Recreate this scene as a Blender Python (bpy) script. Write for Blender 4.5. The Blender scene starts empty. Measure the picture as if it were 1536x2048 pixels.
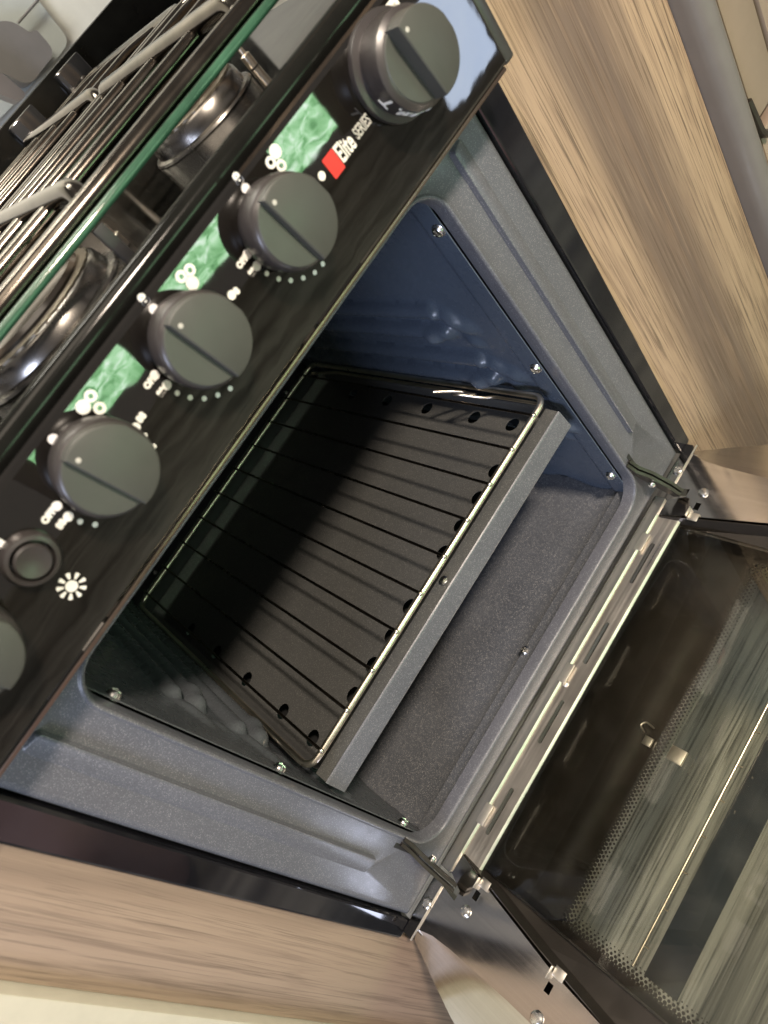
import bpy, bmesh, math, random
from mathutils import Vector, Matrix
random.seed(7)
PI = math.pi
S = bpy.context.scene
# ------------------------------------------------------------------ camera
RC = [[0.5414634625427668, -0.6017497932943222, -0.5871239264426532],
      [-0.8220705353568802, -0.2326609666945073, -0.5196815462134763],
      [0.17611744271721072, 0.7640458499638734, -0.6206581873493109]]
CAM = Vector((0.14692475, -0.34034772, 0.51718861))
cd = bpy.data.cameras.new('camera')
cam = bpy.data.objects.new('camera', cd)
S.collection.objects.link(cam)
m = Matrix(RC).transposed() @ Matrix(((1, 0, 0), (0, -1, 0), (0, 0, -1)))
cam.matrix_world = Matrix.Translation(CAM) @ m.to_4x4()
cd.sensor_fit = 'VERTICAL'
cd.sensor_height = 36
cd.lens = 1453.39 / 2048 * 36
cd.clip_start = 0.01
cd.clip_end = 50
cd.dof.use_dof = True
cd.dof.focus_distance = 0.52
cd.dof.aperture_fstop = 9.0
S.camera = cam
# ------------------------------------------------------------------ light
w = bpy.data.worlds.new('World')
S.world = w
w.use_nodes = True
bg = w.node_tree.nodes['Background']
bg.inputs[0].default_value = (0.66, 0.60, 0.55, 1)
bg.inputs[1].default_value = 0.37


def area(name, loc, target, size, power, col, sy=None, spread=None):
    l = bpy.data.lights.new(name, 'AREA')
    l.energy = power
    l.color = col
    l.size = size
    if sy:
        l.shape = 'RECTANGLE'
        l.size_y = sy
    if spread:
        l.spread = spread
    o = bpy.data.objects.new(name, l)
    S.collection.objects.link(o)
    o.location = loc
    o.rotation_euler = (Vector(target) - Vector(loc)).to_track_quat('-Z', 'Y').to_euler()
    return o


area('ceiling_spot', (0.50, -0.92, 1.28), (0.25, 0.0, 0.15), 0.13, 25, (1.0, 0.85, 0.70))
area('ceiling_glow', (0.1, -0.45, 1.9), (0.2, 0.0, 0.1), 1.0, 9, (1.0, 0.86, 0.70), 0.7)
area('side_daylight', (-1.25, -0.75, 0.75), (0.3, 0.1, 0.15), 0.55, 15, (0.68, 0.76, 1.0), 0.45)
area('wall_fill', (0.35, 0.38, 1.15), (0.45, 0.66, 0.5), 0.3, 4, (1.0, 0.95, 0.82), 0.1)  # added fill that brightens the wall behind the hob
S.view_settings.view_transform = 'Standard'
S.view_settings.look = 'None'
S.view_settings.exposure = 0.25
S.view_settings.gamma = 1.0
S.view_settings.use_curve_mapping = False
S.render.engine = 'CYCLES'
S.cycles.use_denoising = True
S.cycles.max_bounces = 10
S.cycles.transparent_max_bounces = 12
S.cycles.sample_clamp_indirect = 4
S.cycles.caustics_reflective = True
S.cycles.blur_glossy = 0.5

# ------------------------------------------------------------------ helpers


def link(o):
    S.collection.objects.link(o)
    return o


def empty(name, loc, label, cat, group=None):
    o = link(bpy.data.objects.new(name, None))
    o.location = loc
    o.empty_display_size = 0.02
    o['label'] = label
    o['category'] = cat
    if group:
        o['group'] = group
    return o


def mesh_obj(name, bm, mat, parent=None, smooth=35, flip=False, recalc=True):
    if recalc:
        bmesh.ops.recalc_face_normals(bm, faces=bm.faces)
    me = bpy.data.meshes.new(name)
    bm.to_mesh(me)
    bm.free()
    if smooth:
        for p in me.polygons:
            p.use_smooth = True
        try:
            me.set_sharp_from_angle(angle=math.radians(smooth))
        except Exception:
            pass
    me.materials.append(mat)
    o = link(bpy.data.objects.new(name, me))
    if parent is not None:
        o.parent = parent
        o.matrix_parent_inverse = pinv(parent)
    return o


def pinv(p):
    # geometry is written in world coordinates; only top-level empties are moved
    return Matrix.Translation(-Vector(p.location)) if p.parent is None else Matrix.Identity(4)


def tag(o, label, cat, group=None):
    o['label'] = label
    o['category'] = cat
    if group:
        o['group'] = group
    return o


def box(bm, a, b, bev=0.0, seg=2):
    x0, y0, z0 = [min(a[i], b[i]) for i in range(3)]
    x1, y1, z1 = [max(a[i], b[i]) for i in range(3)]
    r = bmesh.ops.create_cube(bm, size=1)
    vs = r['verts']
    for v in vs:
        v.co = Vector(((x0 + x1) / 2 + v.co.x * (x1 - x0), (y0 + y1) / 2 + v.co.y * (y1 - y0), (z0 + z1) / 2 + v.co.z * (z1 - z0)))
    if bev:
        es = list({e for v in vs for e in v.link_edges})
        bmesh.ops.bevel(bm, geom=es, offset=bev, segments=seg, affect='EDGES', profile=0.5)


def B(*boxes, bev=0.0, seg=2):
    bm = bmesh.new()
    for a, b in boxes:
        box(bm, a, b, bev, seg)
    return bm


def ring_pts(c, r, n, u, v):
    return [c + u * (r * math.cos(2 * PI * i / n)) + v * (r * math.sin(2 * PI * i / n)) for i in range(n)]


def bridge(bm, A, Bv, closed=True):
    n = len(A)
    for i in range(n if closed else n - 1):
        j = (i + 1) % n
        try:
            bm.faces.new((A[i], A[j], Bv[j], Bv[i]))
        except ValueError:
            pass


def tube(bm, pts, r, n=10, closed=False):
    pts = [Vector(p) for p in pts]
    prev = None
    rings = []
    N = len(pts)
    for i, p in enumerate(pts):
        a = pts[(i - 1) % N] if (closed or i > 0) else p
        b = pts[(i + 1) % N] if (closed or i < N - 1) else p
        t = (b - a).normalized()
        if prev is None:
            u = t.orthogonal().normalized()
        else:
            u = (prev - t * prev.dot(t)).normalized()
        prev = u
        v = t.cross(u)
        rings.append([bm.verts.new(q) for q in ring_pts(p, r, n, u, v)])
    for i in range(N - 1):
        bridge(bm, rings[i], rings[i + 1])
    if closed:
        # close with nearest offset
        A, C2 = rings[-1], rings[0]
        k = min(range(n), key=lambda s: (A[0].co - C2[s].co).length)
        bridge(bm, A, C2[k:] + C2[:k])
    else:
        bm.faces.new(rings[0][::-1])
        bm.faces.new(rings[-1])


def fillet_path(pts, r, n=6, closed=False):
    pts = [Vector(p) for p in pts]
    out = []
    N = len(pts)
    for i, p in enumerate(pts):
        if not closed and i in (0, N - 1):
            out.append(p)
            continue
        a = pts[(i - 1) % N]
        b = pts[(i + 1) % N]
        da = (a - p).normalized()
        db = (b - p).normalized()
        k = min(r, (a - p).length * .45, (b - p).length * .45)
        p0 = p + da * k
        p1 = p + db * k
        for j in range(n + 1):
            s = j / n
            out.append(p0 * (1 - s) ** 2 + p * 2 * s * (1 - s) + p1 * s * s)
    return out


def lathe(bm, prof, loc, axis, n=32, cap=True):
    """prof: list of (radius, height) along axis"""
    ax = Vector(axis).normalized()
    u = ax.orthogonal().normalized()
    v = ax.cross(u)
    loc = Vector(loc)
    prev = None
    first = None
    for r, h in prof:
        ring = [bm.verts.new(q) for q in ring_pts(loc + ax * h, max(r, 1e-5), n, u, v)]
        if prev:
            bridge(bm, prev, ring)
        else:
            first = ring
        prev = ring
    if cap:
        bm.faces.new(prev)
        bm.faces.new(first[::-1])


def rrect(x0, x1, z0, z1, r, n=8):
    pts = []
    for cx, cz, a0 in ((x1 - r, z1 - r, 0), (x0 + r, z1 - r, 90), (x0 + r, z0 + r, 180), (x1 - r, z0 + r, 270)):
        for i in range(n + 1):
            a = math.radians(a0 + 90 * i / n)
            pts.append((cx + r * math.cos(a), cz + r * math.sin(a)))
    return pts


def loop(bm, pts2, f):
    return [bm.verts.new(f(a, b)) for a, b in pts2]


def edges_of(bm, lp):
    es = []
    n = len(lp)
    for i in range(n):
        e = bm.edges.get((lp[i], lp[(i + 1) % n])) or bm.edges.new((lp[i], lp[(i + 1) % n]))
        es.append(e)
    return es


def screw(parent, loc, axis, mat, r=0.0036, h=0.0022, name='screw'):
    bm = bmesh.new()
    lathe(bm, [(r * 1.12, -0.001), (r * 1.12, 0.0002), (r, 0.0006), (r * .93, h * .7), (r * .7, h), (r * .3, h * 1.08)], loc, axis, 18)
    # pozidriv cross
    ax = Vector(axis).normalized()
    u = ax.orthogonal().normalized()
    v = ax.cross(u)
    a0 = random.random() * 3
    u, v = u * math.cos(a0) + v * math.sin(a0), v * math.cos(a0) - u * math.sin(a0)
    L = Vector(loc)
    for q, s in ((u, v), (v, u)):
        A = [L + ax * (h * 1.12) + q * (r * .62 * i) + s * (r * .13 * j) for i, j in ((-1, -1), (1, -1), (1, 1), (-1, 1))]
        Bq = [L + ax * (h * .4) + q * (r * .5 * i) + s * (r * .1 * j) for i, j in ((-1, -1), (1, -1), (1, 1), (-1, 1))]
        VA = [bm.verts.new(p) for p in A]
        VB = [bm.verts.new(p) for p in Bq]
        bridge(bm, VA, VB)
        bm.faces.new(VB)
    return mesh_obj(name, bm, mat, parent, 30)


def text_mesh(name, s, size, loc, mat, parent, rot=0.0, ext=0.0002, plane='front', bold=0.0, sx=1.0):
    cu = bpy.data.curves.new('t', 'FONT')
    cu.body = s
    cu.size = size
    cu.extrude = ext
    cu.offset = bold
    cu.align_x = 'CENTER'
    cu.align_y = 'CENTER'
    to = bpy.data.objects.new('t', cu)
    link(to)
    dg = bpy.context.evaluated_depsgraph_get()
    me = bpy.data.meshes.new_from_object(to.evaluated_get(dg))
    bpy.data.objects.remove(to)
    M = Matrix.Translation(Vector(loc)) @ Matrix.Rotation(PI / 2, 4, 'X') @ Matrix.Rotation(rot, 4, 'Z') @ Matrix.Diagonal((sx, 1, 1, 1))
    me.transform(M)
    me.materials.clear()
    me.materials.append(mat)
    o = link(bpy.data.objects.new(name, me))
    o.parent = parent
    o.matrix_parent_inverse = pinv(parent)
    return o


# ------------------------------------------------------------------ materials
class MB:
    def __init__(s, name):
        s.m = bpy.data.materials.new(name)
        s.m.use_nodes = True
        s.t = s.m.node_tree
        s.b = s.t.nodes['Principled BSDF']

    def n(s, typ, **kw):
        nd = s.t.nodes.new(typ)
        for k, v in kw.items():
            if hasattr(nd, k):
                setattr(nd, k, v)
        return nd

    def l(s, a, b):
        s.t.links.new(a, b)

    def coords(s, scale=(1, 1, 1), rot=(0, 0, 0)):
        tc = s.n('ShaderNodeTexCoord')
        mp = s.n('ShaderNodeMapping')
        mp.inputs['Scale'].default_value = scale
        mp.inputs['Rotation'].default_value = rot
        s.l(tc.outputs['Object'], mp.inputs[0])
        return mp.outputs[0]

    def noise(s, vec, sc, det=4, rough=.5, dist=0):
        nd = s.n('ShaderNodeTexNoise')
        nd.inputs['Scale'].default_value = sc
        nd.inputs['Detail'].default_value = det
        nd.inputs['Roughness'].default_value = rough
        nd.inputs['Distortion'].default_value = dist
        s.l(vec, nd.inputs['Vector'])
        return nd.outputs['Fac']

    def ramp(s, fac, stops):
        r = s.n('ShaderNodeValToRGB')
        el = r.color_ramp.elements
        while len(el) < len(stops):
            el.new(.5)
        for e, (p, c) in zip(el, stops):
            e.position = p
            e.color = (c, c, c, 1) if not hasattr(c, '__len__') else (*c, 1)
        s.l(fac, r.inputs[0])
        return r.outputs[0]

    def mix(s, f, a, b, mode='MIX'):
        nd = s.n('ShaderNodeMix')
        nd.data_type = 'RGBA'
        nd.blend_type = mode
        for i, v in ((0, f), (6, a), (7, b)):
            if hasattr(v, 'default_value') or hasattr(v, 'links'):
                s.l(v, nd.inputs[i])
            elif i == 0:
                nd.inputs[0].default_value = v
            else:
                nd.inputs[i].default_value = (*v, 1)
        return nd.outputs[2]

    def bump(s, h, strength=.3, dist=.001, normal=None):
        nd = s.n('ShaderNodeBump')
        nd.inputs['Strength'].default_value = strength
        nd.inputs['Distance'].default_value = dist
        s.l(h, nd.inputs['Height'])
        if normal is not None:
            s.l(normal, nd.inputs['Normal'])
        s.l(nd.outputs[0], s.b.inputs['Normal'])
        return nd.outputs[0]

    def set(s, **kw):
        mp = dict(col='Base Color', rough='Roughness', metal='Metallic', ior='IOR', spec='Specular IOR Level', coat='Coat Weight', coatr='Coat Roughness', trans='Transmission Weight', aniso='Anisotropic')
        for k, v in kw.items():
            i = s.b.inputs[mp[k]]
            if hasattr(v, 'links'):
                s.l(v, i)
            else:
                i.default_value = (*v, 1) if k == 'col' else v
        return s


def enamel(name, col, speck, rough=.32, amount=.58, spec=.5, cloud=.25, coat=0.0):
    M = MB(name)
    v = M.coords()
    vo = M.n('ShaderNodeTexVoronoi')
    vo.inputs['Scale'].default_value = 1700
    M.l(v, vo.inputs['Vector'])
    sep = M.n('ShaderNodeSeparateColor')
    M.l(vo.outputs['Color'], sep.inputs[0])
    f = M.ramp(sep.outputs[0], [(amount, 0.0), (min(.99, amount + .25), 1.0)])
    d = M.ramp(vo.outputs['Distance'], [(.15, 1.0), (.5, 0.0)])
    mu = M.n('ShaderNodeMath', operation='MULTIPLY')
    M.l(f, mu.inputs[0])
    M.l(d, mu.inputs[1])
    fine = M.noise(v, 1400, 2)
    cl = M.noise(v, 9, 5, .6)
    base = M.mix(M.ramp(cl, [(.3, 0.0), (.75, cloud * 2)]), col, tuple(c * 1.5 for c in col))
    base = M.mix(M.ramp(fine, [(.35, 0.0), (.7, .5)]), base, tuple(c * .55 for c in col))
    base = M.mix(mu.outputs[0], base, speck)
    dust = M.noise(v, 55, 6, .7)
    M.set(col=base, spec=spec, rough=M.ramp(dust, [(.3, rough * .85), (.75, rough * 1.35)]), coat=coat, coatr=.1)
    M.bump(M.noise(v, 420, 3), .05, .0008)
    return M.m


def plain(name, col, rough=.4, metal=0.0, var=.12, nscale=60, spec=.5, bump=0.0, ior=1.5, rv=.2, smudge=4):
    M = MB(name)
    v = M.coords()
    nz = M.noise(v, nscale, 5, .6)
    sm = M.noise(v, nscale / smudge, 6, .65, .6)
    base = M.mix(M.ramp(nz, [(.3, 0.0), (.7, 1.0)]), tuple(c * (1 - var) for c in col), tuple(min(1, c * (1 + var)) for c in col))
    M.set(col=base, metal=metal, spec=spec, ior=ior, rough=M.ramp(sm, [(.3, max(.02, rough * (1 - rv))), (.7, min(1, rough * (1 + rv)))]))
    if bump:
        M.bump(nz, bump, .0006)
    return M.m


def steel(name, col, rough=.2, axis=0, strength=.08):
    M = MB(name)
    sc = [500, 500, 500]
    sc[axis] = 6
    v = M.coords(tuple(sc))
    st = M.noise(v, 1, 4, .6)
    v2 = M.coords()
    sm = M.noise(v2, 22, 5, .65, .5)
    base = M.mix(M.ramp(st, [(.3, 0.0), (.7, 1.0)]), tuple(c * .88 for c in col), col)
    r = M.n('ShaderNodeMath', operation='ADD')
    M.l(M.ramp(st, [(.3, rough * .8), (.7, rough * 1.1)]), r.inputs[0])
    M.l(M.ramp(sm, [(.35, 0.0), (.8, .10)]), r.inputs[1])
    M.set(col=base, metal=1.0, rough=r.outputs[0])
    M.bump(st, strength, .0002)
    return M.m


def wood(name, light, mid, dark, axis=2, across=0, scale=1.0, rough=.45, offs=0.0, bands=None, pore=.85):
    """grain runs along axis; broad bands across"""
    M = MB(name)
    tc = M.n('ShaderNodeTexCoord')
    # broad figure, strongly stretched along the grain and slightly wavy
    mp = M.n('ShaderNodeMapping')
    s = [16 * scale, 16 * scale, 16 * scale]
    s[axis] = 1.4 * scale
    mp.inputs['Scale'].default_value = s
    mp.inputs['Location'].default_value = (offs, offs * 1.7, offs * .6)
    M.l(tc.outputs['Object'], mp.inputs[0])
    broad = M.noise(mp.outputs[0], 1.0, 3, .5, .8)
    mp2 = M.n('ShaderNodeMapping')
    s = [640 * scale, 640 * scale, 640 * scale]
    s[axis] = 11 * scale
    mp2.inputs['Scale'].default_value = s
    mp2.inputs['Location'].default_value = (offs, 0, offs)
    M.l(tc.outputs['Object'], mp2.inputs[0])
    fine = M.noise(mp2.outputs[0], 1.0, 5, .65, .5)
    mp3 = M.n('ShaderNodeMapping')
    s = [120 * scale, 120 * scale, 120 * scale]
    s[axis] = 5 * scale
    mp3.inputs['Scale'].default_value = s
    mp3.inputs['Location'].default_value = (0, offs, offs * 2)
    M.l(tc.outputs['Object'], mp3.inputs[0])
    med = M.noise(mp3.outputs[0], 1.0, 4, .6, 1.4)
    if bands:
        # lengthwise figure of the board: dark heartwood band between two pale ones
        sep = M.n('ShaderNodeSeparateXYZ')
        M.l(tc.outputs['Object'], sep.inputs[0])
        wv = M.n('ShaderNodeMath', operation='MULTIPLY_ADD')
        M.l(broad, wv.inputs[0])
        wv.inputs[1].default_value = .075
        M.l(sep.outputs[0], wv.inputs[2])
        rg = M.n('ShaderNodeMapRange')
        rg.inputs['From Min'].default_value = .456 + .0375
        rg.inputs['From Max'].default_value = .628 + .0375
        M.l(wv.outputs[0], rg.inputs[0])
        c = M.ramp(rg.outputs[0], bands)
        mk = M.n('ShaderNodeMapping')
        mk.inputs['Scale'].default_value = (48, 48, 9)
        mk.inputs['Location'].default_value = (1.3, 0, 4.2)
        M.l(tc.outputs['Object'], mk.inputs[0])
        kn = M.noise(mk.outputs[0], 1.0, 3, .5, .4)
        c = M.mix(M.ramp(kn, [(.58, 0.0), (.70, .75)]), c, dark)
    else:
        c = M.ramp(broad, [(.36, dark), (.48, mid), (.60, light)])
    c = M.mix(M.ramp(med, [(.32, .7), (.50, 0.0)]), c, dark)
    c = M.mix(M.ramp(fine, [(.38, pore), (.48, 0.0)]), c, tuple(x * .55 for x in dark))
    c = M.mix(M.ramp(fine, [(.55, 0.0), (.75, .25)]), c, tuple(min(1, x * 1.25) for x in light))
    M.set(col=c, rough=M.ramp(fine, [(.3, rough * 1.3), (.7, rough)]), spec=.4)
    M.bump(fine, .5, .0005)
    return M.m


def glass(name, tint, ior=1.52, dirt=True, rough=0.0, mirror=0.0):
    """thin tinted pane: transparent, with Fresnel reflection"""
    mt = bpy.data.materials.new(name)
    mt.use_nodes = True
    t = mt.node_tree
    t.nodes.clear()
    out = t.nodes.new('ShaderNodeOutputMaterial')
    tr = t.nodes.new('ShaderNodeBsdfTransparent')
    tr.inputs[0].default_value = (*tint, 1)
    gl = t.nodes.new('ShaderNodeBsdfGlossy')
    gl.inputs['Roughness'].default_value = rough
    fr = t.nodes.new('ShaderNodeFresnel')
    fr.inputs[0].default_value = ior
    mx = t.nodes.new('ShaderNodeMixShader')
    add = t.nodes.new('ShaderNodeMath')
    add.operation = 'ADD'
    add.inputs[1].default_value = mirror
    t.links.new(fr.outputs[0], add.inputs[0])
    t.links.new(add.outputs[0], mx.inputs[0])
    t.links.new(tr.outputs[0], mx.inputs[1])
    t.links.new(gl.outputs[0], mx.inputs[2])
    last = mx.outputs[0]
    if dirt:
        tc = t.nodes.new('ShaderNodeTexCoord')
        nz = t.nodes.new('ShaderNodeTexNoise')
        nz.inputs['Scale'].default_value = 26
        nz.inputs['Detail'].default_value = 8
        nz.inputs['Roughness'].default_value = .7
        nz.inputs['Distortion'].default_value = 1.2
        rp = t.nodes.new('ShaderNodeValToRGB')
        rp.color_ramp.elements[0].position = .45
        rp.color_ramp.elements[0].color = (0, 0, 0, 1)
        rp.color_ramp.elements[1].position = .8
        rp.color_ramp.elements[1].color = (.012, .012, .012, 1)
        df = t.nodes.new('ShaderNodeBsdfDiffuse')
        df.inputs[0].default_value = (.5, .46, .38, 1)
        m2 = t.nodes.new('ShaderNodeMixShader')
        t.links.new(tc.outputs['Object'], nz.inputs['Vector'])
        t.links.new(nz.outputs[0], rp.inputs[0])
        t.links.new(rp.outputs[0], m2.inputs[0])
        t.links.new(last, m2.inputs[1])
        t.links.new(df.outputs[0], m2.inputs[2])
        last = m2.outputs[0]
    t.links.new(last, out.inputs[0])
    return mt


def emit(name, fn):
    mt = bpy.data.materials.new(name)
    mt.use_nodes = True
    t = mt.node_tree
    t.nodes.clear()
    out = t.nodes.new('ShaderNodeOutputMaterial')
    em = t.nodes.new('ShaderNodeEmission')
    fn(t, em)
    t.links.new(em.outputs[0], out.inputs[0])
    return mt


def foliage_fn(strength, cols, sc=9):
    def f(t, em):
        tc = t.nodes.new('ShaderNodeTexCoord')
        mp = t.nodes.new('ShaderNodeMapping')
        mp.inputs['Scale'].default_value = (1.0, 1.0, 2.2)
        nz = t.nodes.new('ShaderNodeTexNoise')
        nz.inputs['Scale'].default_value = sc
        nz.inputs['Detail'].default_value = 9
        nz.inputs['Roughness'].default_value = .72
        nz.inputs['Distortion'].default_value = 1.0
        rp = t.nodes.new('ShaderNodeValToRGB')
        el = rp.color_ramp.elements
        while len(el) < len(cols):
            el.new(.5)
        for e, (p, c) in zip(el, cols):
            e.position = p
            e.color = (*c, 1)
        t.links.new(tc.outputs['Object'], mp.inputs[0])
        t.links.new(mp.outputs[0], nz.inputs['Vector'])
        t.links.new(nz.outputs[0], rp.inputs[0])
        t.links.new(rp.outputs[0], em.inputs[0])
        em.inputs[1].default_value = strength
    return f


M_frame = enamel('grey_speckled_enamel', (.092, .095, .110), (.34, .34, .36), .33, .62, .5, .45)
M_tray = enamel('tray_speckled_enamel', (.070, .071, .068), (.26, .25, .23), .36, .66)
M_floor = enamel('dark_speckled_enamel', (.082, .088, .098), (.60, .58, .55), .26, .64, .5, .7)
M_liner = enamel('liner_enamel_blue_lit', (.072, .092, .126), (.13, .16, .20), .25, .8, .5, .3)  # bluish light on the right wall is put into the colour
M_linerL = enamel('liner_enamel_shaded', (.070, .076, .084), (.12, .13, .14), .25, .8, .5, .3)  # same enamel, with the left wall's shade in the colour
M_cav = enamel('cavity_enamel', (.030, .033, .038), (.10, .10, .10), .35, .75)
M_panel = plain('gloss_black_panel', (.006, .005, .004), .02, 0, .3, 30, .5, 0, 1.75, .3)
_n = M_panel.node_tree
_b = _n.nodes.new('ShaderNodeBump')
_b.inputs['Strength'].default_value = .22
_b.inputs['Distance'].default_value = .0006
_t = _n.nodes.new('ShaderNodeTexCoord')
_z = _n.nodes.new('ShaderNodeTexNoise')
_z.inputs['Scale'].default_value = 26
_z.inputs['Detail'].default_value = 2.5
_n.links.new(_t.outputs['Object'], _z.inputs['Vector'])
_n.links.new(_z.outputs['Fac'], _b.inputs['Height'])
_n.links.new(_b.outputs[0], _n.nodes['Principled BSDF'].inputs['Normal'])
M_blackgloss = plain('gloss_black_trim', (.006, .006, .008), .06, 0, .3, 30, .5, 0, 1.6, .3)
M_blackhob = plain('black_hob_enamel', (.007, .007, .006), .12, 0, .3, 40, .3, 0, 1.38, .35)
M_black = plain('matt_black', (.015, .015, .015), .5)
M_knob = plain('soft_grey_green_knob', (.052, .053, .047), .48, 0, .06, 90, .5, .05)
M_knobs = plain('knob_side_plastic', (.034, .030, .029), .34, 0, .1, 90, .6)
M_steel = steel('brushed_steel', (.74, .70, .65), .32, 0, .03)
M_steely = steel('brushed_steel_along_side', (.68, .65, .62), .10, 1, .015)
M_edge = plain('bright_cut_edge', (.85, .80, .72), .40, 1, .05)
M_zinc = plain('zinc_screw', (.78, .77, .74), .24, 1, .1, 300)
M_chrome = plain('chrome_wire', (.85, .77, .64), .32, 1, .06, 80)
M_wiredark = plain('dark_plated_wire', (.16, .13, .10), .28, 1, .15, 120)
M_hinge = plain('dark_steel_hinge', (.040, .034, .028), .38, .4, .2, 90)
M_white = plain('white_print', (.78, .76, .72), .5, 0, .03)
M_greyp = plain('grey_print', (.45, .43, .39), .5, 0, .05)
M_red = plain('red_print', (.62, .03, .025), .45, 0, .05)
M_trim = plain('grey_rounded_profile', (.15, .138, .13), .35, 0, .04)
M_tan = plain('tan_laminate', (.28, .215, .165), .4, 0, .04)
M_cream = plain('cream_board', (.48, .45, .37), .45, 0, .05)
M_wall = plain('cream_wall', (.80, .80, .72), .6, 0, .03)
M_greybox = plain('grey_plastic', (.20, .19, .18), .5, 0, .05)
M_palebox = plain('pale_grey_plastic', (.50, .53, .50), .5, 0, .04)
M_woodR = wood('light_walnut_laminate', (.50, .375, .255), (.36, .255, .17), (.20, .135, .095), 2, 0, 1.0, .42, 3.3,
              [(0.0, (.38, .270, .185)), (.20, (.31, .220, .150)), (.34, (.155, .110, .084)), (.52, (.140, .100, .080)), (.64, (.24, .172, .125)), (.72, (.39, .280, .192)), (1.0, (.41, .292, .198))])
M_woodL = wood('brown_oak_laminate', (.29, .215, .16), (.24, .175, .13), (.18, .13, .098), 2, 0, .9, .45, 9.1, pore=.42)
M_floorw = wood('grey_oak_vinyl', (.52, .49, .44), (.32, .30, .27), (.10, .095, .085), 0, 1, .55, .5, 5.2)
M_glass = glass('clear_inner_glass', (.97, .97, .93), 1.5, True)
M_glass2 = glass('tinted_outer_glass', (.87, .87, .83), 1.45, False)
M_frit = plain('black_glass_print', (.036, .031, .027), .12, 0, .2, 40, .5, 0, 1.6)
M_band = plain('blue_black_reflection', (.020, .026, .032), .12, 0, .2, 40, .5, 0, 1.6)  # colour of the dark reflection laid on the door glass

# ------------------------------------------------------------------ setting
W = 0.44
o = mesh_obj('floor', B(((-1.6, -2.2, -.40), (2.2, .8, -.38))), M_floorw)
o['kind'] = 'structure'

cr = mesh_obj('wood_side_cabinet', B(((.4562, 0.0045, -.38), (.628, .020, .95)), bev=.001), M_woodR)
tag(cr, 'pale brown walnut grain panel on the right of the open oven', 'cabinet panel')
cl = mesh_obj('wood_side_cabinet', B(((-.090, 0.0045, -.38), (-.0160, .020, .43)), bev=.001), M_woodL)
tag(cl, 'narrow brown oak grain panel on the left of the oven', 'cabinet panel')
cb = mesh_obj('cream_board', B(((-.30, -.004, -.38), (-.0905, .020, .43)), bev=.002), M_cream)
tag(cb, 'plain cream board at the lower left corner beside brown wood', 'board')

# rounded grey profile right of the wood panel
bm = bmesh.new()
prof = [(.6285, .02), (.6285, -.002)] + [(.640 + .0115 * math.cos(a), -.004 + .013 * math.sin(a)) for a in [math.radians(180 + 15 * i) for i in range(13)]] + [(.653, .004), (.658, .004), (.6585, -.003), (.663, -.003), (.6635, .02)]
A = [bm.verts.new((x, y, -.38)) for x, y in prof]
T = [bm.verts.new((x, y, .95)) for x, y in prof]
bridge(bm, A, T)
bm.faces.new(T)
bm.faces.new(A[::-1])
tp = mesh_obj('corner_profile', bm, M_trim, None, 40)
tag(tp, 'rounded grey corner strip along the edge of the pale wood panel', 'trim strip')
cup = empty('cream_cupboard', (.8, .01, .2), 'tan cupboard front with a black seam at the top right corner', 'cupboard')
mesh_obj('door_panel', B(((.668, -.002, .142), (.708, .018, .95)), bev=.0015), M_tan, cup)
mesh_obj('door_panel', B(((.714, -.002, .142), (1.1, .018, .95)), bev=.0015), M_tan, cup)
mesh_obj('lower_panel', B(((.668, -.002, -.38), (1.1, .018, .130)), bev=.0015), M_tan, cup)
mesh_obj('dark_gap', B(((.666, .012, -.37), (1.08, .024, .94))), M_black, cup)
bm = bmesh.new()
tube(bm, fillet_path([(.664, -.003, .165), (.664, -.006, .135), (.672, -.005, .128)], .004), .0035)
mesh_obj('catch', bm, M_hinge, cup)

# ------------------------------------------------------------------ cooker
CK = empty('gas_cooker', (W / 2, .2, 0), 'built in black gas cooker with its oven door folded down open', 'cooker')

# --- front frame: plate with rounded opening and two pressed grooves
bm = bmesh.new()
OX0, OX1, OZ0, OZ1, OR = .0549, W - .0549, .0223, .3451, .022


def offs_rr(x0, x1, z0, z1, r, d):
    return rrect(x0 - d, x1 + d, z0 - d, z1 + d, max(.0008, r + d), 8)


FZ1 = .368
YF = 0.0
flat_o = loop(bm, offs_rr(0, W, 0, FZ1, .004, -.007), lambda a, b: (a, YF, b))
open_o = loop(bm, offs_rr(OX0, OX1, OZ0, OZ1, OR, .0036), lambda a, b: (a, YF, b))
es = edges_of(bm, flat_o) + edges_of(bm, open_o)
groove_loops = []
for gx0, gx1 in ((.0205, .0340), (W - .0340, W - .0205)):
    g = loop(bm, rrect(gx0, gx1, .074, .346, .0035, 8), lambda a, b: (a, YF, b))
    es += edges_of(bm, g)
    groove_loops.append((g, gx0, gx1))
bmesh.ops.triangle_fill(bm, use_beauty=True, use_dissolve=False, edges=es, normal=(0, -1, 0))
# outer roll
prev = flat_o
for d, y in ((-.0045, .0004), (-.002, .0018), (-.0006, .0042), (0, .0075), (0, .022)):
    l2 = loop(bm, offs_rr(0, W, 0, FZ1, .004, d), lambda a, b, y=y: (a, y, b))
    bridge(bm, prev, l2)
    prev = l2
# opening lip: raised bead then turned in
prev = open_o
for d, y in ((.0030, -.0005), (.0024, -.0011), (.0017, -.0015), (.0009, -.0014), (.0002, -.0006), (-.0002, .0008), (-.0006, .004), (-.0008, .0095)):
    l2 = loop(bm, offs_rr(OX0, OX1, OZ0, OZ1, OR, d), lambda a, b, y=y: (a, y, b))
    bridge(bm, prev, l2)
    prev = l2
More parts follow.
